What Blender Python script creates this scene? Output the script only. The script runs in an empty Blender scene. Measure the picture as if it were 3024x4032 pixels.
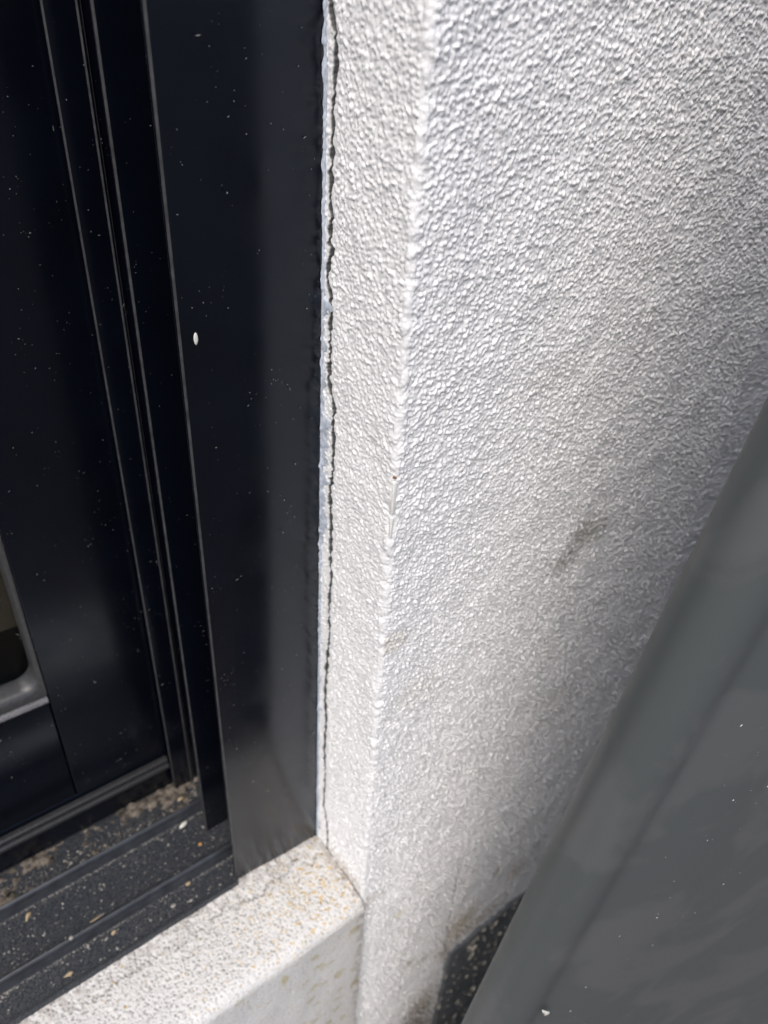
import bpy, bmesh, math, random
import numpy as np
from mathutils import Matrix, Vector

random.seed(7)
rng = np.random.default_rng(11)
sc = bpy.context.scene
C = sc.collection

# ------------------------------------------------------------------ camera, world, sun, exposure
S = 0.26            # metres per layout unit (the casing is 0.25 unit = 65 mm wide)
H = 1.30            # camera height above the paving


def V(x, y, z):
    return Vector((x * S, y * S, z * S + H))


RIGHT = Vector((0.79872777, -0.59898266, 0.05704147))
DOWN = Vector((-0.30434204, -0.48396503, -0.82045949))
FWD = Vector((0.51904708, 0.63796366, -0.56885191))
cam = bpy.data.cameras.new("camera")
cam.sensor_fit = 'VERTICAL'
cam.sensor_height = 36.0
cam.lens = 2912 / 4032 * 36
cam.clip_start = 0.005
cam.clip_end = 500
cam.dof.use_dof = True
cam.dof.focus_distance = 0.300
cam.dof.aperture_fstop = 26.0 / 2.6
cam_o = bpy.data.objects.new("camera", cam)
m = Matrix.Identity(4)
for i in range(3):
    m[i][0] = RIGHT[i]
    m[i][1] = -DOWN[i]
    m[i][2] = -FWD[i]
m[0][3], m[1][3], m[2][3] = 0, 0, H
cam_o.matrix_world = m
C.objects.link(cam_o)
sc.camera = cam_o

SUN_DIR = Vector((-0.57, -0.47, 1.05)).normalized()      # towards the sun
SUN_EL = math.asin(SUN_DIR.z)
SUN_AZ = math.atan2(SUN_DIR.x, SUN_DIR.y)
world = bpy.data.worlds.new("World")
sc.world = world
world.use_nodes = True
wn = world.node_tree.nodes
sky = wn.new('ShaderNodeTexSky')
sky.sky_type = 'NISHITA'
sky.sun_disc = False
sky.sun_elevation = SUN_EL
sky.sun_rotation = SUN_AZ
sky.dust_density = 4.0
sky.air_density = 1.0
world.node_tree.links.new(sky.outputs[0], wn['Background'].inputs[0])
wn['Background'].inputs[1].default_value = 0.15

sun = bpy.data.lights.new("sun", 'SUN')
sun.energy = 1.15
sun.angle = math.radians(48)
sun.color = (1.0, 0.985, 0.965)
sun_o = bpy.data.objects.new("sun", sun)
sun_o.rotation_euler = SUN_DIR.to_track_quat('Z', 'Y').to_euler()
C.objects.link(sun_o)

sc.view_settings.view_transform = 'Standard'
sc.view_settings.look = 'None'
sc.view_settings.gamma = 1.0
sc.view_settings.exposure = 0.45
sc.render.engine = 'CYCLES'
sc.cycles.max_bounces = 8
sc.cycles.use_denoising = True


# ------------------------------------------------------------------ node helpers
class NT:
    def __init__(self, name):
        self.m = bpy.data.materials.new(name)
        self.m.use_nodes = True
        self.t = self.m.node_tree
        self.b = self.t.nodes['Principled BSDF']
        self.tc = None

    def n(self, kind, **kw):
        nd = self.t.nodes.new(kind)
        for k, v in kw.items():
            if k.startswith('i_'):
                nd.inputs[k[2:].replace('_', ' ')].default_value = v
            else:
                setattr(nd, k, v)
        return nd

    def l(self, a, b):
        self.t.links.new(a, b)

    def co(self):
        if not self.tc:
            self.tc = self.n('ShaderNodeNewGeometry')
        return self.tc.outputs['Position']

    def noise(self, scale, detail=3, rough=0.5, dist=0.0):
        nd = self.n('ShaderNodeTexNoise', i_Scale=scale, i_Detail=detail, i_Roughness=rough, i_Distortion=dist)
        self.l(self.co(), nd.inputs['Vector'])
        return nd.outputs[0]

    def voro(self, scale, rand=1.0):
        nd = self.n('ShaderNodeTexVoronoi', i_Scale=scale, i_Randomness=rand)
        self.l(self.co(), nd.inputs['Vector'])
        return nd

    def ramp(self, src, *stops):
        r = self.n('ShaderNodeValToRGB')
        el = r.color_ramp.elements
        while len(el) < len(stops):
            el.new(0.5)
        for e, (p, c) in zip(el, stops):
            e.position = p
            e.color = c if isinstance(c, tuple) else (c, c, c, 1)
        self.l(src, r.inputs[0])
        return r.outputs[0]

    def mix(self, fac, a, b, mode='MIX'):
        mx = self.n('ShaderNodeMix', data_type='RGBA', blend_type=mode)
        for i, v in ((0, fac), (6, a), (7, b)):
            if isinstance(v, bpy.types.NodeSocket):
                self.l(v, mx.inputs[i])
            else:
                mx.inputs[i].default_value = v
        return mx.outputs[2]

    def math(self, op, a, b=0.0):
        nd = self.n('ShaderNodeMath', operation=op)
        for i, v in ((0, a), (1, b)):
            if isinstance(v, bpy.types.NodeSocket):
                self.l(v, nd.inputs[i])
            else:
                nd.inputs[i].default_value = v
        return nd.outputs[0]

    def bump(self, height, dist, strength=1.0):
        b = self.n('ShaderNodeBump', i_Strength=strength, i_Distance=dist)
        self.l(height, b.inputs['Height'])
        self.l(b.outputs[0], self.b.inputs['Normal'])

    def set(self, **kw):
        for k, v in kw.items():
            s = self.b.inputs[k.replace('_', ' ')]
            if isinstance(v, bpy.types.NodeSocket):
                self.l(v, s)
            else:
                s.default_value = v


def RGB(r, g, b):
    return (r, g, b, 1.0)


def mat_stucco(name, base):
    t = NT(name)
    at = t.n('ShaderNodeAttribute', attribute_name='tint')
    v = t.ramp(t.noise(60, 3), (0.3, RGB(*[c * 0.97 for c in base])), (0.7, RGB(*base)))
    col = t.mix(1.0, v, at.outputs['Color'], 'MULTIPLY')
    t.set(Base_Color=col, Roughness=0.62, Specular_IOR_Level=0.35)
    t.bump(t.noise(1500, 3, 0.6), 0.00016, 0.7)
    return t.m


def mat_black(name, base=(0.0020, 0.0028, 0.0058), rough=0.21, dust=0.12, streak=True):
    t = NT(name)
    vo = t.voro(900)
    spec = t.ramp(vo.outputs['Distance'], (0.0, 1.0), (0.07, 1.0), (0.11, 0.0))
    pick = t.ramp(vo.outputs['Color'], (0.0, 0.0), (1 - dust - 0.02, 0.0), (1 - dust, 1.0))
    patch = t.ramp(t.noise(35, 2), (0.4, 0.15), (0.65, 1.0))
    f = t.math('MULTIPLY', t.math('MULTIPLY', spec, pick), patch)
    film = t.ramp(t.noise(22, 4, 0.6), (0.35, RGB(*base)), (0.75, RGB(*[c * 1.5 for c in base])))
    col = t.mix(f, film, RGB(0.20, 0.19, 0.17))
    rg = t.ramp(t.noise(40, 3), (0.3, rough * 0.85), (0.7, rough * 1.25))
    t.set(Base_Color=col, Roughness=rg, Specular_IOR_Level=0.44, Specular_Tint=RGB(0.74, 0.86, 1.0))
    t.bump(t.noise(900, 2, 0.5), 0.00003, 0.08)
    return t.m


def mat_track(name):
    t = NT(name)
    n1 = t.noise(900, 4, 0.7)
    n2 = t.noise(25, 4, 0.6)
    f = t.math('MULTIPLY', t.ramp(n1, (0.50, 0.0), (0.68, 1.0)), t.ramp(n2, (0.3, 0.15), (0.7, 0.75)))
    col = t.mix(f, RGB(0.028, 0.032, 0.039), RGB(0.13, 0.125, 0.115))
    rg = t.ramp(n1, (0.4, 0.24), (0.65, 0.5))
    t.set(Base_Color=col, Roughness=rg, Specular_IOR_Level=0.45)
    t.bump(n1, 0.0002, 0.3)
    return t.m


def mat_plain(name, col, rough, spec=0.4, var=0.15, scale=300, bump=0.0001, bs=0.4):
    t = NT(name)
    n1 = t.noise(scale, 4, 0.6)
    c = t.ramp(n1, (0.3, RGB(*[v * (1 - var) for v in col])), (0.7, RGB(*[min(1, v * (1 + var)) for v in col])))
    t.set(Base_Color=c, Roughness=rough, Specular_IOR_Level=spec)
    if bump:
        t.bump(n1, bump, bs)
    return t.m


def mat_panel(name):
    t = NT(name)
    n1 = t.noise(14, 4, 0.6, 0.4)
    n2 = t.noise(1400, 2, 0.6)
    e = t.math('ADD', n1, t.math('MULTIPLY', n2, 0.10))
    c = t.ramp(e, (0.50, RGB(0.084, 0.090, 0.093)), (0.56, RGB(0.068, 0.077, 0.079)))
    vo = t.voro(420)
    spec = t.ramp(vo.outputs['Distance'], (0.0, 1.0), (0.05, 1.0), (0.09, 0.0))
    pick = t.ramp(vo.outputs['Color'], (0.0, 0.0), (0.90, 0.0), (0.92, 1.0))
    c = t.mix(t.math('MULTIPLY', spec, pick), c, RGB(0.2, 0.2, 0.19))
    t.set(Base_Color=c, Roughness=t.ramp(n1, (0.3, 0.36), (0.7, 0.5)), Specular_IOR_Level=0.42)
    t.bump(t.noise(900, 3, 0.6), 0.00008, 0.3)
    return t.m


def mat_glass(name):
    t = NT(name)
    tr = t.n('ShaderNodeBsdfTransparent')
    tr.inputs[0].default_value = RGB(0.72, 0.80, 0.77)
    gl = t.n('ShaderNodeBsdfGlossy')
    gl.inputs['Roughness'].default_value = 0.03
    lw = t.n('ShaderNodeLayerWeight', i_Blend=0.5)
    fr = t.math('ADD', t.math('MULTIPLY', t.math('POWER', lw.outputs['Facing'], 5.0), 0.8), 0.035)
    mx = t.n('ShaderNodeMixShader')
    t.l(fr, mx.inputs[0])
    t.l(tr.outputs[0], mx.inputs[1])
    t.l(gl.outputs[0], mx.inputs[2])
    t.l(mx.outputs[0], t.t.nodes['Material Output'].inputs[0])
    return t.m


def mat_ground(name):
    t = NT(name)
    n1 = t.noise(1.2, 5, 0.6)
    n2 = t.noise(120, 4, 0.7)
    c1 = t.ramp(n1, (0.35, RGB(0.035, 0.032, 0.030)), (0.65, RGB(0.075, 0.060, 0.052)))
    c = t.mix(t.ramp(n2, (0.4, 0.0), (0.7, 0.5)), c1, RGB(0.12, 0.10, 0.09))
    t.set(Base_Color=c, Roughness=0.85)
    t.bump(n2, 0.003, 0.5)
    return t.m


M_STUCCO = mat_stucco('white_stucco', (0.785, 0.79, 0.795))
M_SILL = mat_stucco('white_sill_render', (0.66, 0.655, 0.64))
M_BLACK = mat_black('black_gloss_frame')
M_FIN = mat_black('black_fin', rough=0.16, dust=0.06)
M_EDGE_LIGHT = mat_plain('edge_highlight', (0.042, 0.044, 0.047), 0.42, 0.5, 0.45, 180)  # edge highlight put into the colour of the bevels
M_TRACK = mat_track('dusty_black_track')
M_RUBBER = mat_plain('grey_rubber', (0.035, 0.036, 0.038), 0.35, 0.5, 0.3, 500)
M_LEDGE = mat_plain('ledge_highlight', (0.16, 0.16, 0.17), 0.4, 0.5, 0.35, 700)  # paler grey stands in for sky reflected on the ledge top
M_SEAL = mat_plain('white_sealant', (0.42, 0.47, 0.54), 0.4, 0.4, 0.3, 260, 0.0005, 0.6)
M_PANEL = mat_panel('dark_grey_panel')
M_PLINTH = mat_plain('black_plinth_paint', (0.16, 0.17, 0.18), 0.45, 0.5, 0.3, 60)
M_GLASS = mat_glass('window_glass')
M_GROUND = mat_ground('paving')
M_GRIT = mat_plain('pale_grit', (0.30, 0.285, 0.26), 0.7, 0.3, 0.35, 400)
M_FLECK = mat_plain('pale_fleck', (0.50, 0.46, 0.38), 0.6, 0.3, 0.35, 300)
M_DUST = mat_plain('pale_dust', (0.18, 0.178, 0.17), 0.7, 0.3, 0.3, 300)
M_SILT = mat_plain('beige_silt', (0.11, 0.096, 0.08), 0.9, 0.2, 0.95, 170, 0.0006, 0.8)
M_WHITE = mat_plain('off_white_speck', (0.66, 0.66, 0.60), 0.5, 0.4, 0.12, 900)
M_ORANGE = mat_plain('orange_crumb', (0.55, 0.27, 0.06), 0.6, 0.3, 0.2, 900)
M_STRAW = mat_plain('straw_crumb', (0.42, 0.33, 0.21), 0.65, 0.3, 0.25, 900)
M_BEAD = mat_plain('white_plastic', (0.74, 0.74, 0.72), 0.35, 0.5, 0.06, 300)
M_BROWN = mat_plain('brown_chip', (0.20, 0.10, 0.05), 0.7, 0.3, 0.3, 900)
M_ROOM = mat_plain('dark_room', (0.02, 0.022, 0.022), 0.9, 0.2, 0.3, 4)


# ------------------------------------------------------------------ object helpers
def tag(o, label=None, cat=None, group=None, kind=None):
    if label: o['label'] = label
    if cat: o['category'] = cat
    if group: o['group'] = group
    if kind: o['kind'] = kind
    return o


def empty(name, loc):
    o = bpy.data.objects.new(name, None)
    o.empty_display_size = 0.02
    o.location = loc
    C.objects.link(o)
    return o


def link(name, me, mat, parent=None):
    me.materials.clear()
    me.materials.append(mat)
    o = bpy.data.objects.new(name, me)
    C.objects.link(o)
    if parent:
        o.parent = parent
        p = parent
        off = Vector((0, 0, 0))
        while p:
            off += p.location
            p = p.parent
        me.transform(Matrix.Translation(-off))
    return o


def smooth(me):
    me.polygons.foreach_set('use_smooth', [True] * len(me.polygons))


def box_bm(bm, x0, x1, y0, y1, z0, z1, bev=0.0, seg=2):
    """box in layout units with rounded edges"""
    r = bmesh.ops.create_cube(bm, size=1.0)
    vs = r['verts']
    a, b = V(x0, y0, z0), V(x1, y1, z1)
    for v in vs:
        v.co = Vector(((a.x + b.x) / 2 + v.co.x * (b.x - a.x), (a.y + b.y) / 2 + v.co.y * (b.y - a.y), (a.z + b.z) / 2 + v.co.z * (b.z - a.z)))
    if bev:
        es = list({e for v in vs for e in v.link_edges})
        bmesh.ops.bevel(bm, geom=es, offset=bev * S, segments=seg, profile=0.5, affect='EDGES', clamp_overlap=True)


def boxes(name, lst, mat, parent=None, bev=0.004, seg=3, edge_light=None):
    bm = bmesh.new()
    for b in lst:
        box_bm(bm, *b, bev=bev, seg=seg)
    me = bpy.data.meshes.new(name)
    bm.to_mesh(me)
    bm.free()
    me.set_sharp_from_angle(angle=math.radians(50)) if hasattr(me, 'set_sharp_from_angle') else None
    smooth(me)
    o = link(name, me, mat, parent)
    if edge_light:                        # highlight painted as a lighter grey along the upright bevels
        me.materials.append(edge_light)
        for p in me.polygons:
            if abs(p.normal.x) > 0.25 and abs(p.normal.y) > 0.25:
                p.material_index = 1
    return o


def extrude_x(name, prof, x0, x1, mat, parent=None, nx=1):
    """closed or open YZ profile (layout units) swept along X"""
    xs = np.linspace(x0, x1, nx + 1)
    verts = [V(x, y, z) for x in xs for (y, z) in prof]
    k = len(prof)
    faces = [(i * k + j, i * k + j + 1, (i + 1) * k + j + 1, (i + 1) * k + j) for i in range(nx) for j in range(k - 1)]
    faces += [tuple(range(k)), tuple(nx * k + j for j in reversed(range(k)))]
    me = bpy.data.meshes.new(name)
    me.from_pydata(verts, [], faces)
    me.update()
    bm = bmesh.new()
    bm.from_mesh(me)
    bmesh.ops.recalc_face_normals(bm, faces=bm.faces)
    bm.to_mesh(me)
    bm.free()
    if hasattr(me, 'set_sharp_from_angle'):
        me.set_sharp_from_angle(angle=math.radians(45))
    smooth(me)
    return link(name, me, mat, parent)


def grid_mesh(name, P, tint=None, mat=None, parent=None, flip=False):
    n, k = P.shape[:2]
    me = bpy.data.meshes.new(name)
    me.vertices.add(n * k)
    me.vertices.foreach_set('co', P.reshape(-1).astype(np.float32))
    idx = np.arange(n * k).reshape(n, k)
    q = np.stack([idx[:-1, :-1], idx[1:, :-1], idx[1:, 1:], idx[:-1, 1:]], -1).reshape(-1, 4)
    if flip:
        q = q[:, ::-1]
    me.loops.add(q.size)
    me.loops.foreach_set('vertex_index', q.reshape(-1).astype(np.int32))
    me.polygons.add(len(q))
    me.polygons.foreach_set('loop_start', np.arange(0, q.size, 4, dtype=np.int32))
    me.polygons.foreach_set('loop_total', np.full(len(q), 4, dtype=np.int32))
    me.update(calc_edges=True)
    me.polygons.foreach_set('use_smooth', np.ones(len(q), dtype=bool))
    if tint is not None:
        a = me.color_attributes.new('tint', 'FLOAT_COLOR', 'POINT')
        c = np.ones((n * k, 4), np.float32)
        c[:, :3] = tint.reshape(-1, 3)
        a.data.foreach_set('color', c.reshape(-1))
    return link(name, me, mat, parent)


# ------------------------------------------------------------------ height fields (periodic, in mm)
RES = 0.25                      # mm per sample


def band(n, lam, width, seed):
    """periodic band-passed noise of wavelength lam (mm), sigma 1"""
    r = np.random.default_rng(seed).standard_normal((n, n))
    f = np.fft.fftfreq(n, RES)
    k = np.hypot(f[:, None], np.fft.rfftfreq(n, RES)[None, :])
    w = np.exp(-((k - 1 / lam) ** 2) / (2 * (width / lam) ** 2))
    h = np.fft.irfft2(np.fft.rfft2(r) * w, s=(n, n))
    return h / h.std()


NH = 2048
g1 = band(NH, 2.9, 0.38, 1)
g2 = band(NH, 1.7, 0.3, 2)
g3 = band(NH, 9.0, 0.5, 3)
g4 = band(NH, 45.0, 0.6, 4)


def grains(n, r0, r1, seed, cell=None, jit=0.8, hv=0.14, dome=0.62):
    """sand grains trowelled into a face: height of the topmost of n round-topped grains, in mm"""
    r = np.random.default_rng(seed)
    if cell:                        # one grain per jittered cell, so that grains stand apart
        m_ = int(NH * RES / cell)
        n = m_ * m_
        gy_, gx_ = np.divmod(np.arange(n), m_)
        allx = (gx_ + 0.5 + 0.5 * (gy_ % 2) + jit * (r.random(n) - 0.5)) * NH / m_
        ally = (gy_ + 0.5 + jit * (r.random(n) - 0.5)) * NH / m_
    else:
        allx, ally = r.uniform(0, NH, n), r.uniform(0, NH, n)
    F = np.zeros(NH * NH, np.float32)
    w = int(math.ceil(r1 * 1.35 / RES))
    oy, ox = np.meshgrid(np.arange(-w, w + 1), np.arange(-w, w + 1), indexing='ij')
    oy, ox = oy.ravel(), ox.ravel()
    for c in range(0, n, 20000):
        k = min(20000, n - c)
        cx, cy = allx[c:c + k], ally[c:c + k]
        rad = r.uniform(r0, r1, k) ** 1.0
        asp = r.uniform(0.72, 1.3, k)
        th = r.uniform(0, math.pi, k)
        ix, iy = np.floor(cx).astype(int), np.floor(cy).astype(int)
        X = (ix[:, None] + ox[None] - cx[:, None]) * RES
        Y = (iy[:, None] + oy[None] - cy[:, None]) * RES
        A = (X * np.cos(th)[:, None] + Y * np.sin(th)[:, None]) / (rad * asp)[:, None]
        B = (-X * np.sin(th)[:, None] + Y * np.cos(th)[:, None]) / (rad / asp)[:, None]
        top = np.sqrt(np.clip(1 - A * A - B * B, 0, 1)) * (rad * dome)[:, None] + r.normal(0.0, hv, k)[:, None]
        top = np.where(A * A + B * B < 1, top, 0)
        idx = ((iy[:, None] + oy[None]) % NH) * NH + ((ix[:, None] + ox[None]) % NH)
        np.maximum.at(F, idx.ravel(), top.ravel().astype(np.float32))
    F = F.reshape(NH, NH)
    F = (F + np.roll(F, 1, 0) + np.roll(F, 1, 1) + np.roll(np.roll(F, 1, 0), 1, 1)) / 4
    return F - F.mean()


GA = grains(0, 0.62, 1.16, 21, cell=1.80, jit=0.9, hv=0.24, dome=0.85)
GB = grains(45000, 0.25, 0.55, 27, hv=0.1, dome=0.8) - 0.10
GA = np.maximum(GA, GB)
PT = grains(3500, 0.22, 0.42, 22)
PT = np.clip((PT - PT.min()) / 0.22, 0, 1)                          # scattered pinholes
HF = 0.95 * GA - 0.45 * PT + 0.14 * g1 + 0.12 * g3 + 0.22 * g4      # wall
PS = grains(0, 0.40, 0.85, 23, cell=1.75, jit=1.3)
PS = np.clip((PS - PS.min()) / 0.5, 0, 1)                           # crowded pits of the sill top
HS = -0.6 * PS + 0.08 * g2 + 0.08 * g3 + 0.08 * g4
PITS = PS * np.clip(0.75 + 0.35 * g1, 0, 1)


def samp(F, u, v):
    """periodic bilinear sample at u, v in mm"""
    x = u / RES
    y = v / RES
    x0 = np.floor(x).astype(int)
    y0 = np.floor(y).astype(int)
    fx = x - x0
    fy = y - y0
    x0 %= NH; y0 %= NH
    x1 = (x0 + 1) % NH
    y1 = (y0 + 1) % NH
    return (F[y0, x0] * (1 - fx) + F[y0, x1] * fx) * (1 - fy) + (F[y1, x0] * (1 - fx) + F[y1, x1] * fx) * fy


def graded(segs):
    """positions from (start, end, step) runs"""
    out = []
    for a, b, st in segs:
        n = max(1, int(round(abs(b - a) / st)))
        out.append(np.linspace(a, b, n, endpoint=False))
    out.append(np.array([segs[-1][1]]))
    return np.concatenate(out)


def sm(x, a, b):
    t = np.clip((x - a) / (b - a), 0, 1)
    return t * t * (3 - 2 * t)


# ------------------------------------------------------------------ the rendered wall with its window reveal
RX, WY = 0.6565, 0.786           # reveal plane, wall face
# crack along the sealant, (depth Y, height z) on the reveal, layout units
CRACK = np.array([
    (1.0024, -0.0049), (0.9904, -0.0355), (0.9863, -0.0614), (0.9893, -0.1008), (0.9929, -0.1488), (0.9930, -0.1887),
    (0.9952, -0.2307), (0.9935, -0.2888), (0.9947, -0.3197), (0.9866, -0.3247), (0.9975, -0.3520), (1.0005, -0.3772),
    (0.9892, -0.4072), (0.9871, -0.4278), (0.9908, -0.4595), (0.9879, -0.5036), (0.9923, -0.5475), (0.9747, -0.5964),
    (0.9778, -0.6255), (0.9728, -0.6541), (0.9732, -0.7188), (0.9815, -0.7858), (0.9758, -0.8300), (0.9756, -0.8981),
    (0.9767, -0.9575), (0.9713, -0.9806), (0.9786, -1.0628), (0.9733, -1.1478), (0.9813, -1.2334), (0.9867, -1.3746),
    (0.9797, -1.4407), (0.9850, -1.5624), (0.9808, -1.6506), (0.9841, -1.7869), (0.9665, -1.8463), (0.9624, -1.9135),
]) * (0.6565 / 0.663)

r_c = 0.012
arc = [(RX + r_c - r_c * math.cos(a), WY + r_c - r_c * math.sin(a)) for a in np.linspace(0, math.pi / 2, 19)]
mm = 1e-3 / S                   # one millimetre in layout units
ys = graded([(1.04, 0.94, 0.25 * mm), (0.94, 0.90, 0.4 * mm), (0.90, WY + r_c, 0.5 * mm)])[:-1]
xs = graded([(RX + r_c, 1.20, 0.36 * mm), (1.20, 1.75, 0.46 * mm), (1.75, 2.6, 2 * mm), (2.6, 9.0, 40 * mm)])[1:]
px = np.concatenate([np.full(len(ys), RX), [a[0] for a in arc], xs])
py = np.concatenate([ys, [a[1] for a in arc], np.full(len(xs), WY)])
tx = np.gradient(px)
ty = np.gradient(py)
ln = np.hypot(tx, ty)
nxn, nyn = ty / ln, -tx / ln                    # outward normal: -X on the reveal, -Y on the face
sl = np.concatenate([[0], np.cumsum(np.hypot(np.diff(px), np.diff(py)))]) * S * 1000
zz = graded([(5.0, 0.45, 40 * mm), (0.45, 0.05, 1.2 * mm), (0.05, -1.3, 0.37 * mm), (-1.3, -2.2, 0.42 * mm), (-2.2, -3.7, 0.6 * mm), (-3.7, -5.0, 20 * mm)])
U, Z = np.meshgrid(sl, zz)
PX = np.broadcast_to(px, U.shape).copy()
PY = np.broadcast_to(py, U.shape).copy()
Zmm = Z * S * 1000
hgt = samp(HF, U, Zmm)
fade = (sm(PX, 3.2, 2.4) if False else 1 - sm(PX, 2.4, 2.7)) * (1 - sm(Z, 0.4, 0.6)) * (1 - sm(-Z, 3.65, 3.8))
# the reveal was trowelled flatter: finer grain
rev = 1 - sm(PX, RX + 0.0, RX + r_c)
hgt = hgt * (1 - 0.15 * rev) * (0.92 + 0.33 * sm(-Z, 0.9, 2.4))
# the arris: a ragged raised ridge where the corner bead sits
ridge = np.exp(-((PX - RX - 0.006) ** 2 + (PY - WY - 0.006) ** 2) / 0.011 ** 2)
on_arc = (PX < RX + r_c) & (PY < WY + r_c)
hgt = np.where(on_arc, hgt * 0.45, hgt)
hgt += ridge * (-0.10 + 0.22 * samp(g3, U, Zmm) + 0.30 * samp(g4, U, Zmm * 1.5))
tint = np.ones(U.shape + (3,))
# crack: a notch, with its depth shade painted into the tint
cz = CRACK[::-1, 1]
cy = CRACK[::-1, 0]
cyz = np.interp(Z, cz, cy) + 0.0012 * samp(g3, Zmm * 0 + 3.0, Zmm * 1.4) + 0.0007 * samp(g1, Zmm * 0 + 3.0, Zmm) + 0.0004 * samp(g2, Zmm * 0 + 50.0, Zmm)
on_rev = PX < RX + 1e-4
cw = (0.0022 + 0.0016 * np.clip(samp(g3, Zmm * 0 + 90, Zmm), -0.9, 1.6)) * (0.55 + 0.45 * (1 - sm(-Z, 1.3, 1.8)))
crk = np.where(on_rev, np.exp(-((PY - cyz) / np.maximum(cw, 0.0013)) ** 2), 0)
hgt *= np.where(on_rev, 1 - 0.8 * np.exp(-((PY - cyz + 0.003) / 0.008) ** 2), 1)
crack_shade = np.where(on_rev, np.exp(-((PY - cyz - 0.0012) / (1.25 * np.maximum(cw, 0.0013))) ** 4), 0)
hgt -= 1.0 * crk
tint *= (1 - 0.93 * np.clip(crack_shade * 1.05, 0, 1))[..., None]
# beyond the crack, towards the frame, render is smeared thin over the sealant
beh = np.where(on_rev, sm(PY, cyz, cyz + 0.004), 0)
hgt = hgt * (1 - 0.25 * beh) + 0.25 * beh


def stain(cx, cz_, rx, rz, col, amt, lam=g3, k=1.0, face='wall'):
    """a smear with a ragged outline, in layout units, on the wall face (X, z) or the reveal (Y, z)"""
    A = PX if face == 'wall' else PY
    d = np.hypot((A - cx) / rx, (Z - cz_) / rz) + 0.28 * k * samp(lam, U * 1.7, Zmm * 1.7) + 0.12 * samp(g1, U, Zmm)
    w = (1 - sm(d, 0.45, 1.15)) * amt
    w = w * ((PX > RX + r_c * 0.5) if face == 'wall' else on_rev)
    tint[...] = tint * (1 - w[..., None]) + tint * w[..., None] * np.array(col)


GREY = (0.42, 0.42, 0.37)
BRN = (0.50, 0.42, 0.32)
stain(1.250, -0.985, 0.075, 0.045, GREY, 0.72)
stain(1.185, -1.045, 0.050, 0.035, GREY, 0.5)
stain(0.760, -1.22, 0.07, 0.05, (0.80, 0.79, 0.74), 0.5)
stain(1.33, -1.62, 0.10, 0.10, (0.80, 0.79, 0.76), 0.5)
stain(1.02, -0.55, 0.12, 0.05, (0.86, 0.85, 0.83), 0.5)
stain(0.690, -1.030, 0.035, 0.030, (0.70, 0.66, 0.58), 0.6)
stain(1.11, -2.62, 0.09, 0.10, (0.62, 0.55, 0.43), 0.75)
stain(1.06, -2.75, 0.05, 0.07, BRN, 0.6)
stain(1.36, -2.53, 0.05, 0.08, (0.66, 0.60, 0.52), 0.7)
stain(1.245, -2.42, 0.02, 0.035, (0.55, 0.53, 0.44), 0.75, k=0.6)
stain(0.88, -2.60, 0.030, 0.03, (0.62, 0.60, 0.52), 0.7, k=0.7)
stain(0.94, -2.66, 0.05, 0.02, (0.62, 0.60, 0.52), 0.7, k=0.7)
stain(0.93, -3.30, 0.17, 0.24, (0.30, 0.25, 0.20), 0.95)
stain(1.20, -2.70, 0.16, 0.05, (0.62, 0.55, 0.46), 0.6)
stain(0.98, -3.05, 0.08, 0.14, (0.55, 0.48, 0.40), 0.75)
stain(0.735, -2.93, 0.022, 0.03, (0.85, 0.60, 0.22), 0.9, k=0.5)
stain(0.80, -2.20, 0.02, 0.02, (0.86, 0.80, 0.55), 0.6, k=0.6)
stain(0.670, -1.985, 0.05, 0.03, (0.55, 0.52, 0.47), 0.6)
stain(0.86, -1.93, 0.10, 0.035, (0.62, 0.57, 0.52), 0.8, face='reveal')
# small pinholes, the shade of their depth painted into the tint
tint *= (1 - 0.62 * samp(PT, U, Zmm) * fade)[..., None]
# hairline crease where the plaster was feathered in low down
cr_x = np.interp(Z, [-2.80, -2.5, -2.25, -2.1], [1.060, 1.043, 1.037, 1.050]) + 0.004 * samp(g3, Zmm * 0, Zmm)
cre = np.exp(-((PX - cr_x) / 0.006) ** 2) * sm(-Z, 2.12, 2.3) * (1 - sm(-Z, 2.75, 2.8)) * (PY < WY + 1e-4)
hgt -= 0.9 * cre
tint *= (1 - 0.35 * cre)[..., None]
hgt *= fade
d = hgt * mm
P = np.stack([(PX + nxn * d) * S, (PY + nyn * d) * S, Z * S + H], -1)
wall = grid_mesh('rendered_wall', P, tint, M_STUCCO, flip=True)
tag(wall, 'white rough rendered house wall turning a corner into the window reveal', 'wall', kind='thing')
boxes('lintel', [(-6, 9.0, 0.795, 2.2, 5.01, 8.0)], M_STUCCO, wall, bev=0.0)
boxes('corner_bead', [(RX + 0.0005, RX + 0.009, WY + 0.0005, WY + 0.009, -0.715, -0.650), (RX + 0.0008, RX + 0.007, WY + 0.0008, WY + 0.007, -0.765, -0.722)], M_BEAD, wall, bev=0.002)

# ------------------------------------------------------------------ the sill
prof = [(1.03, -1.937), (0.99, -1.938), (0.83, -1.943)]
rr = 0.040
for a in np.linspace(0, math.radians(80), 8):
    prof.append((0.805 - rr * math.sin(a) , -1.945 - rr + rr * math.cos(a)))
prof += [(0.768, -2.20), (0.770, -5.0)]
pr = np.array(prof)
seg = np.hypot(np.diff(pr[:, 0]), np.diff(pr[:, 1]))
cum = np.concatenate([[0], np.cumsum(seg)])
tt = graded([(0, 0.62, 0.55 * mm), (0.62, 1.15, 0.9 * mm), (1.15, cum[-1], 60 * mm)])
py_ = np.interp(tt, cum, pr[:, 0])
pz_ = np.interp(tt, cum, pr[:, 1])
for _ in range(12):
    py_[1:-1] = (py_[:-2] + 2 * py_[1:-1] + py_[2:]) / 4
    pz_[1:-1] = (pz_[:-2] + 2 * pz_[1:-1] + pz_[2:]) / 4
dy, dz = np.gradient(py_), np.gradient(pz_)
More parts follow.
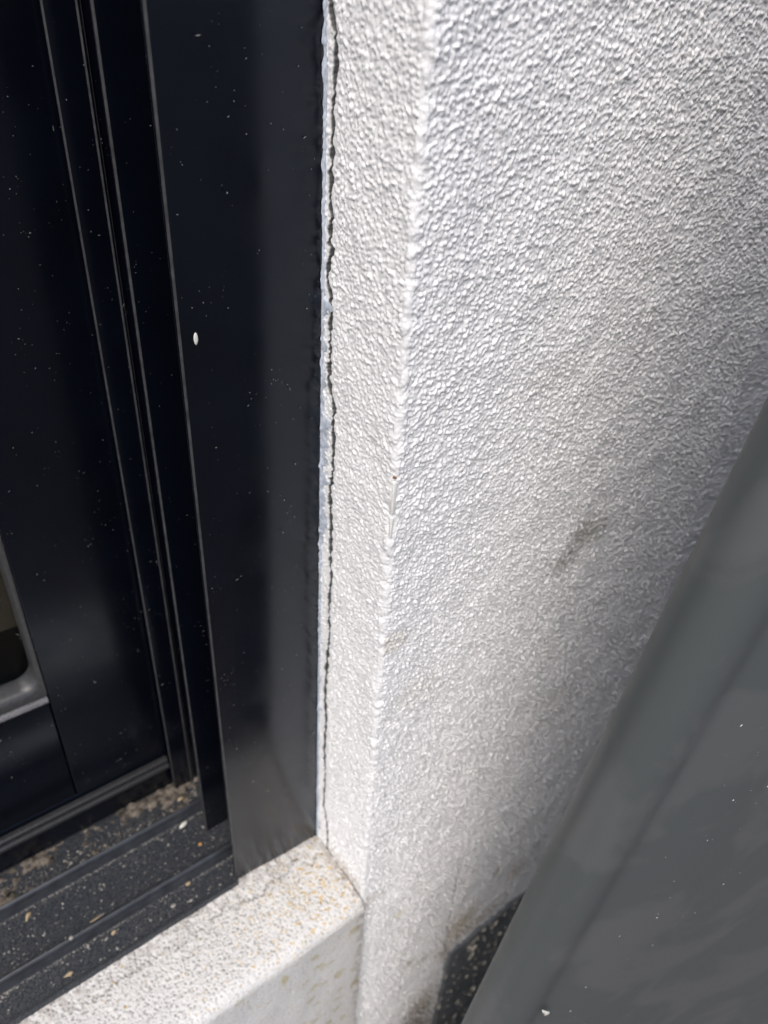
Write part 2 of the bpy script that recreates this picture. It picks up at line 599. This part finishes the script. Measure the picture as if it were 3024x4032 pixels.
l_ = np.hypot(dy, dz)
ny_, nz_ = dz / l_, -dy / l_
xx = graded([(-5.0, -0.3, 60 * mm), (-0.3, RX - 0.004, 0.55 * mm)])
XX, TT = np.meshgrid(xx, tt)
us, vs = XX * S * 1000 + 333, TT * S * 1000
top = (1 - sm(TT, 0.20, 0.30))
hs = samp(HS, us, vs) * (0.55 + 0.45 * top) + 0.2 * samp(g4, us, vs * 0.5)
fd = sm(XX, -0.29, -0.2) * (1 - sm(TT, 1.1, 1.15))
hs *= fd
tS = np.ones(XX.shape + (3,))
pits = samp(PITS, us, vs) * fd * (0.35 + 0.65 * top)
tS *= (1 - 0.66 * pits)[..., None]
# ochre lichen, thickest in the corner against the wall
lic = np.clip(0.9 * samp(g1, us * 0.9, vs * 0.9 + 40) + 0.6 * samp(g3, us * 1.1, vs * 1.1 + 60) - 0.75 - 1.35 * (1 - np.exp(-((XX - 0.58) / 0.22) ** 2 - ((TT - 0.16) / 0.13) ** 2)), 0, 1)
lic = np.clip(lic * 1.9, 0, 0.9) * fd
tS = tS * (1 - lic[..., None]) + tS * lic[..., None] * np.array((0.93, 0.69, 0.33))
lic2 = np.clip(0.8 * samp(g3, us * 0.5 + 100, vs * 0.5 + 9) + 0.25 * samp(g1, us, vs) - 0.7 - (1 - np.exp(-((XX - 0.56) / 0.18) ** 2)), 0, 1) * (1 - top) * fd
lic2 = np.clip(lic2 * 1.2, 0, 0.65)
tS = tS * (1 - lic2[..., None]) + tS * lic2[..., None] * np.array((0.72, 0.64, 0.36))
# grime along the wall joint and along the frame
gj = np.exp(-((XX - RX + 0.004) / 0.02) ** 2) * (0.5 + 0.3 * samp(g3, us, vs))
gf = np.exp(-(TT - 0.03) / 0.05) * (TT > 0.0) * (0.35 + 0.3 * samp(g3, us, vs))
g_ = np.clip(gj + gf, 0, 0.7) * fd
tS = tS * (1 - g_[..., None]) + tS * g_[..., None] * np.array((0.52, 0.48, 0.45))
# a hairline joint a few millimetres in front of the frame
jl = np.exp(-((TT - 0.075 - 0.010 * samp(g3, us * 0.5, vs * 0 + 5) - 0.003 * samp(g1, us, vs * 0)) / 0.0035) ** 2) * sm(samp(g4, us * 0.3, vs * 0 + 9), -0.6, 0.3)
hs -= 0.7 * jl * fd
tS *= (1 - 0.4 * jl * fd)[..., None]
Ps = np.stack([XX * S, (py_[:, None] + ny_[:, None] * hs * mm) * S, (pz_[:, None] + nz_[:, None] * hs * mm) * S + H], -1)
sill = grid_mesh('window_sill', Ps, tS, M_SILL, flip=False)
tag(sill, 'white pitted window sill with ochre lichen below the black window frame', 'sill', kind='thing')

# ------------------------------------------------------------------ sealant bead between casing and reveal
zs = graded([(0.30, -1.94, 0.9 * mm)])
zm = zs * S * 1000
cky = np.interp(zs, cz, cy)
e1 = 0.6508 - 0.0016 * np.clip(samp(g3, zm * 0 + 12, zm * 0.8) - 0.4, 0, 2) - 0.0008 * np.clip(samp(g1, zm * 0 + 30, zm), 0, 2)
blue = sm(-zs, 0.30, 0.42) * (1 - sm(-zs, 0.80, 0.95))
e2 = np.minimum(cky + 0.034 - 0.018 * blue + 0.007 * samp(g3, zm * 0 + 300, zm * 0.7) + 0.0015 * samp(g1, zm * 0 + 60, zm), 0.9975)
rows = []
for q in np.linspace(0, 1, 9):
    bul = math.sin(q * math.pi) * 0.0008 + 0.0004 * samp(g2, zm * 0 + q * 3, zm * 0.5)
    ex = e1 + (RX - 0.0004 - e1) * q ** 0.7
    ey = 0.9988 + (e2 - 0.9988) * q ** 1.6
    rows.append(np.stack([(ex - bul) * S, (ey - bul) * S, zs * S + H], -1))
seal = grid_mesh('sealant_bead', np.stack(rows, 1), None, M_SEAL, flip=False)
tag(seal, 'smeared pale bluish sealant strip along the joint of black casing and white reveal', 'sealant')

# ------------------------------------------------------------------ the sliding window
win = empty('sliding_window', V(0.3, 1.2, -1.94))
tag(win, 'glossy black sliding window frame with casing, fins, rails and sash', 'window', kind='thing')
XL = -5.0
ZT = 5.0
casing = boxes('casing', [(0.4025, 0.652, 1.0, 1.012, -1.952, ZT)], M_BLACK, win, bev=0.0035, edge_light=M_EDGE_LIGHT)
for v in casing.data.vertices:          # the casing is set a few degrees out of true
    w = v.co + win.location
    v.co.y += (0.652 * S - w.x) * 0.05
    v.co.x += (0.652 * S - w.x) * 0.018
boxes('jamb_back', [(0.600, 0.655, 1.0125, 1.50, -1.93, ZT)], M_FIN, win, bev=0)
boxes('jamb_fin', [(0.402, 0.599, 1.178, 1.188, -1.928, ZT)], M_FIN, win, bev=0.0035, edge_light=M_EDGE_LIGHT)
boxes('jamb_fin', [(0.3865, 0.599, 1.350, 1.360, -1.928, ZT), (0.436, 0.445, 1.3455, 1.351, -1.928, ZT)], M_FIN, win, bev=0.003, edge_light=M_EDGE_LIGHT)
track = extrude_x('track', [(1.0155, -1.955), (1.0155, -1.930), (1.52, -1.930), (1.52, -1.97), (1.02, -1.97)], XL, 0.5995, M_TRACK, win)
extrude_x('front_lip', [(0.998, -1.952), (0.998, -1.928), (1.001, -1.9235), (1.006, -1.9235), (1.010, -1.9295), (1.015, -1.9295), (1.015, -1.955)], XL, 0.4075, M_TRACK, track)


M_RAIL = mat_plain('dusty_rail', (0.030, 0.033, 0.039), 0.28, 0.7, 0.4, 120)


def rail(yf, w, h):
    pr_ = [(yf - 0.001, -1.9305), (yf + 0.004, -1.930 + h * 0.45)]
    for a in np.linspace(0, math.pi, 9):
        pr_.append((yf + w / 2 - (w / 2 - 0.005) * math.cos(a), -1.930 + h * 0.45 + h * 0.55 * math.sin(a)))
    pr_ += [(yf + w - 0.004, -1.930 + h * 0.45), (yf + w + 0.001, -1.9305)]
    return pr_


extrude_x('rail', rail(1.080, 0.024, 0.032), XL, 0.5985, M_RAIL, track)
extrude_x('rail', rail(1.247, 0.026, 0.036), XL, 0.5985, M_RAIL, track)

sash = empty('sash', Vector((0, 0, 0)))
sash.parent = win
sash.location = V(0.3, 1.38, -1.9) - win.location
boxes('stile', [(0.1405, 0.47, 1.370, 1.46, -1.770, ZT)], M_BLACK, sash, bev=0.0025)
boxes('bottom_rail', [(XL, 0.1375, 1.3725, 1.46, -1.770, -1.4085)], M_BLACK, sash, bev=0.0025)
boxes('sash_base', [(XL, 0.47, 1.3735, 1.44, -1.925, -1.7725)], M_BLACK, sash, bev=0.002)
boxes('drip_lip', [(XL, 0.384, 1.348, 1.3731, -1.822, -1.806), (XL, 0.384, 1.354, 1.3731, -1.799, -1.787)], M_RUBBER, sash, bev=0.005)
extrude_x('glazing_ledge', [(1.372, -1.408), (1.366, -1.404), (1.364, -1.398), (1.367, -1.391), (1.40, -1.384), (1.42, -1.384), (1.42, -1.408)], XL, 0.1372, M_LEDGE, sash)
# glazing bead: an L of rubber with a rounded inner corner
n = 14
RXb, ZB = 0.1390, -1.383
inn = [(0.1265, 5.0)] + [(0.1265 - 0.040 + 0.040 * math.cos(a), -1.352 + 0.040 - 0.040 * math.sin(a)) for a in np.linspace(0, math.pi / 2, n)] + [(XL, -1.352)]
out = [(RXb, 5.0)] + [(RXb - 0.006 + 0.006 * math.cos(a), ZB + 0.006 - 0.006 * math.sin(a)) for a in np.linspace(0, math.pi / 2, n)] + [(XL, ZB)]
vb, fb = [], []
for (ix, iz), (ox, oz) in zip(inn, out):
    vb += [V(ox, 1.3705, oz), V(ox + (ix - ox) * 0.55, 1.3725, oz + (iz - oz) * 0.55), V(ix, 1.385, iz), V(ix, 1.428, iz)]
for i in range(len(inn) - 1):
    for j in range(3):
        a = i * 4 + j
        fb.append((a, a + 1, a + 5, a + 4))
me = bpy.data.meshes.new('glazing_bead')
me.from_pydata(vb, [], fb)
smooth(me)
link('glazing_bead', me, M_RUBBER, sash)
boxes('glass', [(XL, 0.1385, 1.425, 1.440, -1.38, ZT)], M_GLASS, sash, bev=0)
# the room behind the pane
bm = bmesh.new()
box_bm(bm, XL, 0.6, 1.53, 9.0, -5.0, 5.0)
bmesh.ops.delete(bm, geom=[f for f in bm.faces if f.normal.y < -0.9], context='FACES')
me = bpy.data.meshes.new('room')
bm.to_mesh(me)
bm.free()
tag(link('room', me, M_ROOM), kind='structure')

# added board, stands in for a brown reflection in the pane
bd = boxes('board', [(-1.2, 0.40, 1.465, 1.50, -1.235, 2.0)], mat_plain('added_board', (0.15, 0.082, 0.066), 0.6, 0.3, 0.2, 60), None, bev=0.006)
tag(bd, 'brown board added behind the window pane in place of a brown reflection', 'board')

# ------------------------------------------------------------------ dark grey panel in front of the wall
A0, A1 = Vector((0.982, 0.396, -0.4293)) * 0.84, Vector((0.756, 0.4435, -2.0697)) * 0.84
ev = (A0 - A1).normalized()
A0 = A0 + Vector((0.045, 0, 0))
A1 = A1 + Vector((0.022, 0, 0))
top_p, bot_p = A0 + ev * 1.0, A1 - ev * 3.18
uv = Vector((1.0, -0.36, 0.0))
uv = (uv - ev * uv.dot(ev)).normalized()
nv = ev.cross(uv)
if nv.y > 0: nv = -nv
rp = 0.062
cs = []
for a in np.linspace(-100, 90, 22):
    cs.append((rp - rp * math.cos(math.radians(a)), rp * math.sin(math.radians(a))))
for q in np.linspace(0.1, 1.0, 8):
    cs.append((rp + 0.05 * q, rp - 0.010 * (1 - math.cos(q * math.pi)) / 2))
for q in np.linspace(0.1, 1.0, 10):
    cs.append((rp + 0.05 + 0.16 * q, rp - 0.010 + 0.018 * math.sin(q * math.pi / 2)))
cs += [(3.6, rp + 0.012), (3.66, rp), (3.68, 0), (3.66, -rp), (rp, -rp)]
vb, fb = [], []
k = len(cs)
for q in (0, 1):
    o_ = bot_p if q == 0 else top_p
    for (a, b) in cs:
        p = o_ + uv * a + nv * b
        vb.append(V(p.x, p.y, p.z))
for j in range(k):
    fb.append((j, (j + 1) % k, k + (j + 1) % k, k + j))
fb += [tuple(range(k)), tuple(reversed(range(k, 2 * k)))]
me = bpy.data.meshes.new('grey_panel')
me.from_pydata(vb, [], fb)
bm = bmesh.new(); bm.from_mesh(me); bmesh.ops.recalc_face_normals(bm, faces=bm.faces); bm.to_mesh(me); bm.free()
if hasattr(me, 'set_sharp_from_angle'):
    me.set_sharp_from_angle(angle=math.radians(60))
smooth(me)
panel = link('grey_panel', me, M_PANEL)
tag(panel, 'smooth dark grey panel with a rounded edge leaning in front of the white wall', 'panel')

# ------------------------------------------------------------------ black plinth at the foot of the wall
plinth = boxes('black_plinth', [(1.062, 4.5, 0.775, 0.83, -5.0, -2.765)], M_PLINTH, None, bev=0.026, seg=6)
tag(plinth, 'black plinth flecked with pale grit at the foot of the white wall', 'plinth')

# ------------------------------------------------------------------ ground
me = bpy.data.meshes.new('paving')
R_ = 200
me.from_pydata([(-R_, -R_, 0), (R_, -R_, 0), (R_, R_, 0), (-R_, R_, 0)], [], [(0, 1, 2, 3)])
tag(link('paving', me, M_GROUND), kind='structure')

# ------------------------------------------------------------------ dust, grit, crumbs
_t = bmesh.new()
bmesh.ops.create_icosphere(_t, subdivisions=1, radius=1.0)
_t.verts.ensure_lookup_table()
ICO_V = np.array([v.co[:] for v in _t.verts])
ICO_F = np.array([[v.index for v in f.verts] for f in _t.faces])
_t.free()
_t = bmesh.new()
bmesh.ops.create_icosphere(_t, subdivisions=2, radius=1.0)
ICO2_V = np.array([v.co[:] for v in _t.verts])
ICO2_F = [[v.index for v in f.verts] for f in _t.faces]
_t.free()


def specks(name, pts, nrm, sizes, mat, flat=0.45, stretch=1.8):
    """irregular flattened grains lying on surfaces; pts in metres, sizes in metres"""
    n = len(pts)
    k = len(ICO_V)
    jit = 1 + 0.28 * rng.standard_normal((n, k, 1))
    v = ICO_V[None] * jit
    v[:, :, 0] *= rng.uniform(1.0, stretch, (n, 1))
    v[:, :, 2] *= flat
    th = rng.uniform(0, 2 * math.pi, n)
    c, s = np.cos(th)[:, None], np.sin(th)[:, None]
    x = v[:, :, 0] * c - v[:, :, 1] * s
    y = v[:, :, 0] * s + v[:, :, 1] * c
    nrm = nrm / np.linalg.norm(nrm, axis=1, keepdims=True)
    ref = np.where(np.abs(nrm[:, 2:3]) > 0.8, np.array([[1.0, 0, 0]]), np.array([[0, 0, 1.0]]))
    a = np.cross(ref, nrm)
    a /= np.linalg.norm(a, axis=1, keepdims=True)
    b = np.cross(nrm, a)
    w = x[..., None] * a[:, None] + y[..., None] * b[:, None] + (v[:, :, 2:3] + flat * 0.5) * nrm[:, None]
    w = w * sizes[:, None, None] + pts[:, None]
    f = (ICO_F[None] + (np.arange(n) * k)[:, None, None]).reshape(-1, 3)
    me = bpy.data.meshes.new(name)
    me.from_pydata(w.reshape(-1, 3).tolist(), [], f.tolist())
    return link(name, me, mat)


def pv(x, y, z):
    return np.stack([x * S, y * S, z * S + H], -1)


def const(n, v):
    return np.tile(np.array(v, float), (n, 1))


# airborne dust on the frame's upright faces
n1, n2, n3, n4 = 260, 110, 110, 420
D = np.concatenate([
    pv(rng.uniform(0.41, 0.645, n1), np.full(n1, 0.9995), rng.uniform(-1.9, 0.0, n1)),
    pv(rng.uniform(0.41, 0.56, n2), np.full(n2, 1.1775), rng.uniform(-1.9, 0.0, n2)),
    pv(rng.uniform(0.392, 0.50, n3), np.full(n3, 1.3452), rng.uniform(-1.9, 0.0, n3)),
    pv(rng.uniform(0.0, 0.40, n4), np.full(n4, 1.3695), rng.uniform(-1.75, 0.0, n4))])
D = np.concatenate([D, np.repeat(D[::9], 4, 0) + rng.normal(0, 1, (len(np.repeat(D[::9], 4, 0)), 3)) * np.array([0.0022, 0, 0.004])])
nn = len(D)
sz = np.minimum(rng.lognormal(math.log(0.00011), 0.45, nn), 0.0004)
tag(specks('dust', D, const(nn, (0, -1, 0)), sz, M_DUST, 0.35, np.where(rng.random((nn, 1)) < 0.12, 7.0, 2.0)), 'fine pale dust specks scattered over the black window frame', 'dust', kind='stuff')

# grit on the track floor
n = 2300
gy = np.where(rng.random(n) < 0.35, rng.normal(1.285, 0.02, n), rng.uniform(1.012, 1.35, n))
gx = rng.uniform(-0.25, 0.58, n)
ok = ~((gy > 1.076) & (gy < 1.11)) & ~((gy > 1.244) & (gy < 1.281)) & (gy > 1.012) & (gy < 1.365)
gx, gy = gx[ok], gy[ok]
n = len(gx)
sz = np.minimum(rng.lognormal(math.log(0.00023), 0.5, n), 0.0008)
G1 = pv(gx, gy, np.full(n, -1.930))
tag(specks('grit', G1, const(n, (0, 0, 1)), sz, M_GRIT, 0.6), 'pale grit lying in the dusty black window track', 'grit', kind='stuff')
# dust packed against the feet of the rails
n = 900
fx = rng.uniform(-0.25, 0.58, n)
fy = np.where(rng.random(n) < 0.5, 1.0755, 1.2435) - np.abs(rng.normal(0, 0.0030, n))
sz = np.minimum(rng.lognormal(math.log(0.00020), 0.4, n), 0.0005)
tag(specks('sand', pv(fx, fy, np.full(n, -1.930)), const(n, (0, 0, 1)), sz, M_GRIT, 0.6), 'thin lines of sand along the foot of each track rail', 'sand', kind='stuff')

# silt heaped at the back of the track
sx = graded([(-0.35, 0.595, 1.0 * mm)])
sy = graded([(1.282, 1.372, 0.7 * mm)])
SX, SY = np.meshgrid(sx, sy)
a_, b_ = SX * S * 1000, SY * S * 1000
hz = -0.005 + 0.012 * sm(SY, 1.29, 1.365) * (0.55 + 0.45 * sm(SX, 0.10, 0.38)) + 0.0024 * samp(g3, a_, b_) + 0.0012 * samp(g1, a_, b_) + 0.0030 * samp(g4, a_, b_)
Pz = np.stack([SX * S, SY * S, (-1.930 + np.minimum(hz, 0.02)) * S + H], -1)
tag(grid_mesh('silt', Pz, None, M_SILT, flip=False), 'beige silt heaped at the back of the window track', 'dirt', kind='stuff')

# specks on plinth and panel
n = 430
qx, qz = rng.uniform(1.07, 1.75, n), rng.uniform(-3.6, -2.775, n)
sz = np.minimum(rng.lognormal(math.log(0.0008), 0.6, n), 0.0032)
tag(specks('plinth_grit', pv(qx, np.full(n, 0.7745), qz), const(n, (0, -1, 0)), sz, M_FLECK, 0.5), 'pale grit and paint flecks stuck to the black plinth', 'grit', kind='stuff')
n = 420
pa, pb = rng.uniform(0.13, 0.75, n), rng.uniform(-0.6, 2.6, n)
pts = np.array([list(A1 + ev * (b) + uv * a + nv * (rp + 0.003)) for a, b in zip(pa, pb)])
sz = np.minimum(rng.lognormal(math.log(0.00017), 0.5, n), 0.0007)
tag(specks('panel_dust', pv(pts[:, 0], pts[:, 1], pts[:, 2]), const(n, tuple(nv)), sz, M_WHITE, 0.3, 2.2), 'tiny white specks scattered over the dark grey panel', 'dust', kind='stuff')


def crumb(name, label, cat, loc, size, mat, nrm=(0, 0, 1), stretch=(1.6, 1.0, 0.7), rot=0.0, group=None, seed=0, rough=0.16):
    r = np.random.default_rng(seed + 100)
    v = ICO2_V * np.array(stretch)
    low = r.standard_normal((6, 3))
    ph = r.uniform(0, 6, 6)
    nz = sum(np.sin(ICO2_V @ (low[i] * 2.2) + ph[i]) for i in range(6)) / 6
    v = v * (1 + rough * 2 * nz + 0.04 * r.standard_normal(len(v)))[:, None]
    me = bpy.data.meshes.new(name)
    me.from_pydata((v * size).tolist(), [], ICO2_F)
    smooth(me)
    o = link(name, me, mat)
    q = Vector(nrm).to_track_quat('Z', 'Y').to_matrix().to_4x4()
    o.matrix_world = Matrix.Translation(loc + Vector(nrm) * size * stretch[2] * 0.5) @ q @ Matrix.Rotation(rot, 4, 'Z')
    tag(o, label, cat, group)
    return o


ZF = -1.930
GR = 'crumbs lying in the window track'
crumb('orange_crumb', 'small orange crumb on the track floor between the two rails', 'crumb', V(0.372, 1.155, ZF), 0.0009, M_ORANGE, seed=1, group=GR)
crumb('white_grain', 'long white grain beside the foot of the inner rail', 'crumb', V(0.360, 1.234, ZF), 0.0014, M_WHITE, stretch=(2.6, 1, 0.8), rot=0.25, seed=2, group=GR)
crumb('wood_chip', 'straw coloured wood chip by the inner rail near the left edge', 'chip', V(-0.058, 1.222, ZF), 0.0015, M_STRAW, stretch=(2.2, 0.8, 0.6), rot=1.0, seed=3, group=GR, rough=0.3)
crumb('crumb', 'rounded beige crumb at the foot of the outer rail, near the casing', 'crumb', V(0.300, 1.071, ZF), 0.0012, M_STRAW, seed=4, group=GR)
crumb('crumb', 'pale beige crumb on silt behind the inner rail', 'crumb', V(0.385, 1.308, ZF + 0.008), 0.0014, M_STRAW, seed=5, group=GR)
crumb('crumb', 'pale crumb on the outer strip of track nearest the sill', 'crumb', V(0.245, 1.040, ZF), 0.0012, M_GRIT, seed=6, group=GR)
crumb('crumb', 'largest straw crumb on the outer strip, low in the corner', 'crumb', V(-0.020, 1.030, ZF), 0.0014, M_STRAW, seed=7, group=GR, rough=0.35)
crumb('crumb', 'grey pebble resting on top of the outer rail', 'crumb', V(0.010, 1.092, ZF + 0.028), 0.0013, M_GRIT, seed=8, group=GR, stretch=(1.1, 1, 0.9))
crumb('crumb', 'ragged straw crumb on the outer strip beside the outer rail', 'crumb', V(0.098, 1.062, ZF), 0.0014, M_STRAW, seed=9, group=GR, rough=0.35)
crumb('twig', 'thin pale twig lying against the back of the outer rail', 'twig', V(0.075, 1.120, ZF), 0.0007, M_STRAW, stretch=(6.5, 0.7, 0.6), rot=0.05, seed=10, group=GR)
crumb('white_spot', 'off white teardrop spot on the black casing', 'spot', V(0.4325, 1.0105, -0.437), 0.0011, M_WHITE, nrm=(0, -1, 0), stretch=(0.9, 2.3, 0.25), rot=math.pi, seed=11, rough=0.08)
crumb('brown_chip', 'tiny brown chip on the white wall corner', 'chip', V(0.6585, 0.788, -0.640), 0.0006, M_BROWN, nrm=(-0.7, -0.7, 0), seed=12)
pp = A1 + ev * 0.045 + uv * 0.115 + nv * (rp + 0.001)
crumb('chalky_smear', 'chalky white smear near the rounded edge of the grey panel', 'smear', V(pp.x, pp.y, pp.z), 0.0030, M_WHITE, nrm=tuple(nv), stretch=(0.55, 1.7, 0.02), rot=0.5, seed=13, rough=0.75)
